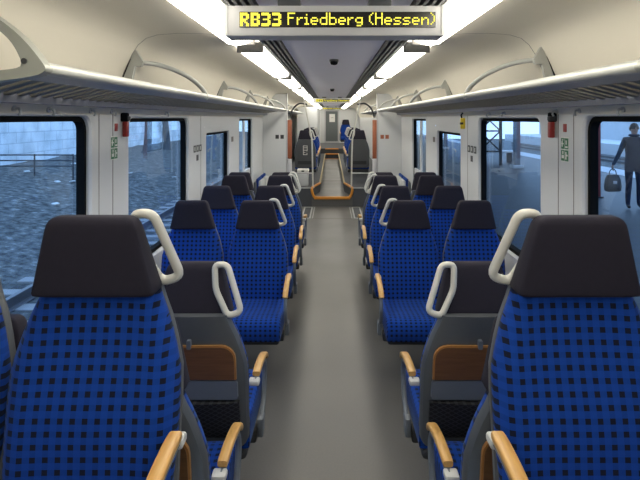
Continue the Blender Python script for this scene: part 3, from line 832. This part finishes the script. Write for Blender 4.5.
# pipe fence before the wall
t = thing('pipe_fence', 'thin dark pipe fence before the pale wall outside the left window', 'fence', (-8.4, 17.2, -.12))
for z in (.38, .56, .74): MB().tube([(-3.75,0,z),(0,0,z)], .022, 8).build('fence_rail', M['darksteel'], t)
for x in (-3.7, -2.5, -1.25, 0): MB().tube([(x,0,-.2),(x,0,.77)], .025, 8).build('fence_post', M['darksteel'], t)
for i, (x, y, r, lean) in enumerate(((-9.7, 27.8, .20, .012), (-9.7, 31.2, .19, -.02))):
    t = thing('tree', ('bare tree trunk outside the second left window, nearer one', 'bare tree trunk outside the second left window, farther one')[i], 'tree', (x, y, -.05), 0, 'tree trunks by the wall')
    p = [(lean*z*3 + .03*math.sin(z*1.3+i), .02*math.sin(z*2), z) for z in [0,.15,.5,1,1.8,2.6,3.6,5]]
    MB().tube(p, [r*1.6,r*1.2,r*1.02,r*.95,r*.9,r*.85,r*.8,r*.7], 14).build('trunk', M['bark'], t)
    for q, (z, dx, dy) in enumerate(((3.4,-1.2,.8),(4.0,1.1,-.6),(4.7,.3,1.3))): MB().tube([(lean*z*3,0,z),(dx*.5,dy*.5,z+.7),(dx,dy,z+1.8)], [r*.45,r*.3,r*.1], 8).build('branch', M['bark'], t)
t = thing('track_sign', 'small red and white plate on the wall between the trees', 'sign', (-11.9, 37.5, .1))
MB().box(-.03, .03, -.45, .45, 1.1, 1.7).build('plate', M['white'], t); MB().box(.031, .04, -.2, .3, .55, 1.3).build('red_plate', M['red'], t)
MB().tube([(-.05,0,-.15),(-.05,0,1.7)], .03, 8).build('post', M['darksteel'], t)
rr = random.Random(11)
for i in range(16):
    if i == 0:
        lit = MB().rbox(-.09, .09, -.06, .06, 0, .04, .02).build('litter_scrap', M['white'])
    else: lit = lit.copy(); COL.objects.link(lit)
    x = rr.uniform(-10.5, -6.2); y = rr.uniform(7, 24)
    z = -.62 + (-6.2-x)*(.60/3.2) if x > -9.6 else .02
    lit.location = (x, y, z); lit.rotation_euler = (rr.uniform(-.3,.3), 0, rr.uniform(0, 3))
    tag(lit, 'pale scrap of litter on the scrub slope outside the left windows', 'litter', 'litter scraps on the slope')

# ------------------------------------------------------------------ outside, right: platform, canopy, tracks
PZ = -.04
MB().box(1.75, 9.9, -6, 60, -.9, PZ).build('platform_slab', M['platform'], kind='structure')
MB().box(9.4, 10.4, -6, 60, -.3, PZ+.004).build('platform_edge', M['edge'], kind='structure')
MB().box(10.4, 60, -6, 66, -1.0, -.78).build('track_bed', M['scrub'], kind='structure')
MB().box(2.2, 8.6, -3, 60, 4.2, 4.45).build('canopy_roof', M['roof'], kind='structure')
for x in (12.0, 13.44, 16.2, 17.64): rail('track_rail', x, -.60, 'steel rail beyond the right platform, %s' % {12.0:'nearest', 13.44:'second', 16.2:'third', 17.64:'farthest'}[x])
MB().box(19.6, 23.5, -6, 60, -.9, .0).build('opposite_platform', M['edge'], kind='structure')
MB().box(23.5, 23.9, -6, 60, -.9, 1.6).build('opposite_wall', plain('pale_concrete', (.5,.52,.53), .9, noise=.15, nscale=1), kind='structure')
for i, y in enumerate((6.2, 19.7, 32.0)):
    t = thing('canopy_post', ('canopy post on the platform outside the nearest right window', 'pale canopy post outside the second right window', 'distant canopy post down the right platform')[i], 'post', (6.87, y, PZ+.001), 0, 'platform canopy posts')
    MB().box(-.10, .10, -.10, .10, 0, 4.03).build('shaft', M['post'], t)
    MB().rbox(-.2, .2, -.2, .2, 0, .12, .02).build('plinth', M['edge'], t)
    if y > 10: continue
    t.location = (8.4, 5.0, PZ+.001)
t = thing('lattice_frame', 'dark cross-braced steel frame on the platform outside the second right window', 'steel frame', (6.2, 20.8, PZ+.001))
for x in (-.42, .42): MB().box(x-.05, x+.05, -.05, .05, 0, 4.0).build('upright', M['darksteel'], t)
for a, b in ((.55,1.35),(1.35,2.15),(2.15,2.95)):
    MB().tube([(-.42,0,a),(.42,0,b)], .03, 6).build('brace', M['darksteel'], t); MB().tube([(.42,0,a),(-.42,0,b)], .03, 6).build('brace', M['darksteel'], t)
for z in (.55,1.35,2.15): MB().box(-.42, .42, -.03, .03, z-.03, z+.03).build('crossbar', M['darksteel'], t)
t = thing('platform_bench', 'pale bench on the right platform beside the steel frame', 'bench', (6.9, 22.2, PZ+.001), .2)
MB().rbox(-.8, .8, -.2, .2, .40, .46, .02).build('seat', M['lightgrey'], t); MB().rbox(-.8, .8, .18, .24, .5, .9, .02).build('backrest', M['lightgrey'], t)
for x in (-.6, .6): MB().box(x-.03, x+.03, -.18, .2, 0, .41).build('leg', M['darksteel'], t)
t = thing('red_reflection', 'narrow dark red upright added for a red reflection in the nearest right window', 'post', (6.2, 12.4, PZ+.001))  # solid strip added to stand in for a red reflection in the glass
MB().rbox(-.06, .06, -.06, .06, 0, 2.3, .01).build('shaft', plain('dark_red_reflection', (.22,.03,.03), .6), t)
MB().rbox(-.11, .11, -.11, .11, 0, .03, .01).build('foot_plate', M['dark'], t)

# ------------------------------------------------------------------ person waiting on the platform, with a bag
def skin_mesh(V, E, R, sub=2):
    me = bpy.data.meshes.new('b'); me.from_pydata(V, E, []); o = bpy.data.objects.new('b', me); COL.objects.link(o)
    md = o.modifiers.new('s', 'SKIN'); md.use_smooth_shade = True
    for i, r in enumerate(R): me.skin_vertices[0].data[i].radius = (r, r) if not isinstance(r, tuple) else r
    me.skin_vertices[0].data[0].use_root = True
    o.modifiers.new('d', 'SUBSURF').levels = sub
    dg = bpy.context.evaluated_depsgraph_get(); m2 = bpy.data.meshes.new_from_object(o.evaluated_get(dg))
    bpy.data.objects.remove(o); return m2
V = [(0,0,.92),(0,0,1.06),(0,.01,1.22),(0,.01,1.38),(0,0,1.46),(0,-.02,1.54),(0,-.03,1.60),(0,-.025,1.68)]
R = [.165,.16,.175,.15,.075,.052,.078,.07]
E = [(i,i+1) for i in range(7)]
def chain(root, pts):
    prev = root
    for p, r in pts:
        V.append(p); R.append(r); E.append((prev, len(V)-1)); prev = len(V)-1
    return prev
for s in (-1, 1):
    chain(0, [((s*.095,0,.84),.095), ((s*.10,-.01,.50),.062), ((s*.105,.02,.25),.055), ((s*.105,.03,.085),.045), ((s*.12,-.06,.045),.038), ((s*.125,-.14,.035),.03)])
hl = chain(3, [((-.17,0,1.40),.065), ((-.26,.01,1.15),.048), ((-.38,-.06,.94),.036), ((-.43,-.08,.875),.030)])
hr = chain(3, [((.17,0,1.40),.065), ((.22,.02,1.14),.048), ((.19,-.12,.95),.036), ((.17,-.16,.90),.030)])
for h, base, d in ((hl, Vector((-.43,-.08,.875)), Vector((0,-.2,-1)).normalized()), (hr, Vector((.17,-.16,.90)), Vector((-.3,-.6,-.7)).normalized())):
    for k in range(4):
        off = Vector((0, (k-1.5)*.02, 0)); L = (.045,.052,.05,.04)[k]
        p0 = base + d*.05 + off; p1 = p0 + d*L*.7; p2 = p1 + (d+Vector((.6 if h == hl else -.3,0,0))).normalized()*L*.6
        chain(h, [(tuple(p0), .011), (tuple(p1), .009), (tuple(p2), .0075)])
    chain(h, [(tuple(base + d*.02 + Vector((0,-.035,0))), .011), (tuple(base + d*.055 + Vector((.01,-.05,0))), .009)])
me = skin_mesh(V, E, R)
for m in (M['jacket'], M['jeans'], M['skin'], M['shoe']): me.materials.append(m)
for p in me.polygons:
    c = p.center; p.use_smooth = True
    hand = (abs(c.x) > .13 and c.z < .885 and c.z > .6 and c.x < -.2) or (c.x > .12 and c.y < -.15 and .7 < c.z < .92)
    p.material_index = 2 if (c.z > 1.50 or hand) else 0 if c.z > .72 else 3 if c.z < .075 else 1
person = bpy.data.objects.new('person', me); COL.objects.link(person)
tag(person, 'person in dark jacket and jeans standing on the platform, holding a bag', 'person')
PP = (6.19, 10.87, PZ+.012)
person.location = PP; person.rotation_euler = (0, 0, math.radians(-12))
mb = MB()
rings = []
for k in range(7):
    a = math.pi/2*k/6; z = 1.625 + .125*math.sin(a); r = .098*math.cos(a)+.002
    rings.append([(r*.88*math.cos(t), -.012+.012*0 + r*1.05*math.sin(t), z - (.05*max(0, math.sin(t)) if k == 0 else 0)) for t in [2*math.pi*j/18 for j in range(18)]])
mb.loft(rings); mb.build('hair', M['hair'], person)
mb = MB(); mb.tube([(0,-.105,1.655),(0,-.128,1.622),(0,-.105,1.612)], [.008,.014,.008], 8); mb.build('nose', M['skin'], person)
mb = MB()
for s in (-1, 1): mb.tube([(s*.03,-.098,1.652),(s*.03,-.106,1.652)], .009, 8)
mb.build('eyes', M['ink'], person)
mb = MB(); mb.rbox(-.022, .022, -.104, -.092, 1.572, 1.58, .003); mb.build('mouth', plain('lips', (.3,.12,.1), .5), person)
for s in (-1, 1): MB().tube([(s*.078,-.02,1.665),(s*.09,-.012,1.65),(s*.08,-.015,1.615)], [.008,.014,.008], 8).build('ear', M['skin'], person)
MB().tube([(.085*math.cos(t), -.012+.08*math.sin(t), 1.495) for t in [2*math.pi*k/16 for k in range(16)]], .022, 8, closed=True).build('jacket_collar', M['jacket'], person)
ca = math.radians(-12)
hx, hy = -.435, -.125
t = thing('handbag', 'dark handbag with loop handle held by the person on the platform', 'bag', (PP[0]+hx*math.cos(ca)-hy*math.sin(ca), PP[1]+hx*math.sin(ca)+hy*math.cos(ca), PZ+.36), math.radians(5))
rings = []
for z, w, d in ((0,.13,.05),(.02,.16,.07),(.1,.17,.08),(.25,.15,.06),(.33,.12,.03),(.34,.11,.02)): rings.append([(x, y, z) for x, y in rrect(-w, w, -d, d, d*.7, 3)])
MB().loft(rings).build('body', M['bag'], t)
MB().tube(smooth_path([(-.08,0,.32),(-.06,0,.42),(.0,0,.46),(.06,0,.42),(.08,0,.32)], 4), .009, 8).build('handle', M['bag'], t)
MB().rbox(-.04, .04, -.085, -.07, .16, .22, .005).build('clasp', M['alu'], t)

# ------------------------------------------------------------------ world, camera
w = bpy.data.worlds.new('sky'); S.world = w; w.use_nodes = True; nt = w.node_tree; bg = nt.nodes['Background']
tc = N(nt, 'ShaderNodeTexCoord'); sp = N(nt, 'ShaderNodeSeparateXYZ'); nt.links.new(tc.outputs['Generated'], sp.inputs[0])
cr = N(nt, 'ShaderNodeValToRGB'); cr.color_ramp.elements[0].position = .0; cr.color_ramp.elements[0].color = (.50,.70,1.0,1)
cr.color_ramp.elements[1].position = .7; cr.color_ramp.elements[1].color = (.36,.58,1.0,1)
nt.links.new(sp.outputs['Z'], cr.inputs[0]); nt.links.new(cr.outputs[0], bg.inputs[0]); bg.inputs[1].default_value = 2.6

cam = bpy.data.cameras.new('camera'); co = bpy.data.objects.new('camera', cam); COL.objects.link(co)
cam.sensor_width = 36; cam.lens = 530/640*36; cam.shift_x = -11.5/640; cam.shift_y = -122/640; cam.clip_start = .02; cam.clip_end = 300
co.location = (-.013, 0, ZC); co.rotation_euler = (math.pi/2, 0, 0); S.camera = co
S.view_settings.view_transform = 'Standard'; S.view_settings.look = 'None'; S.view_settings.gamma = 1; S.view_settings.use_curve_mapping = False
S.view_settings.exposure = 0.0
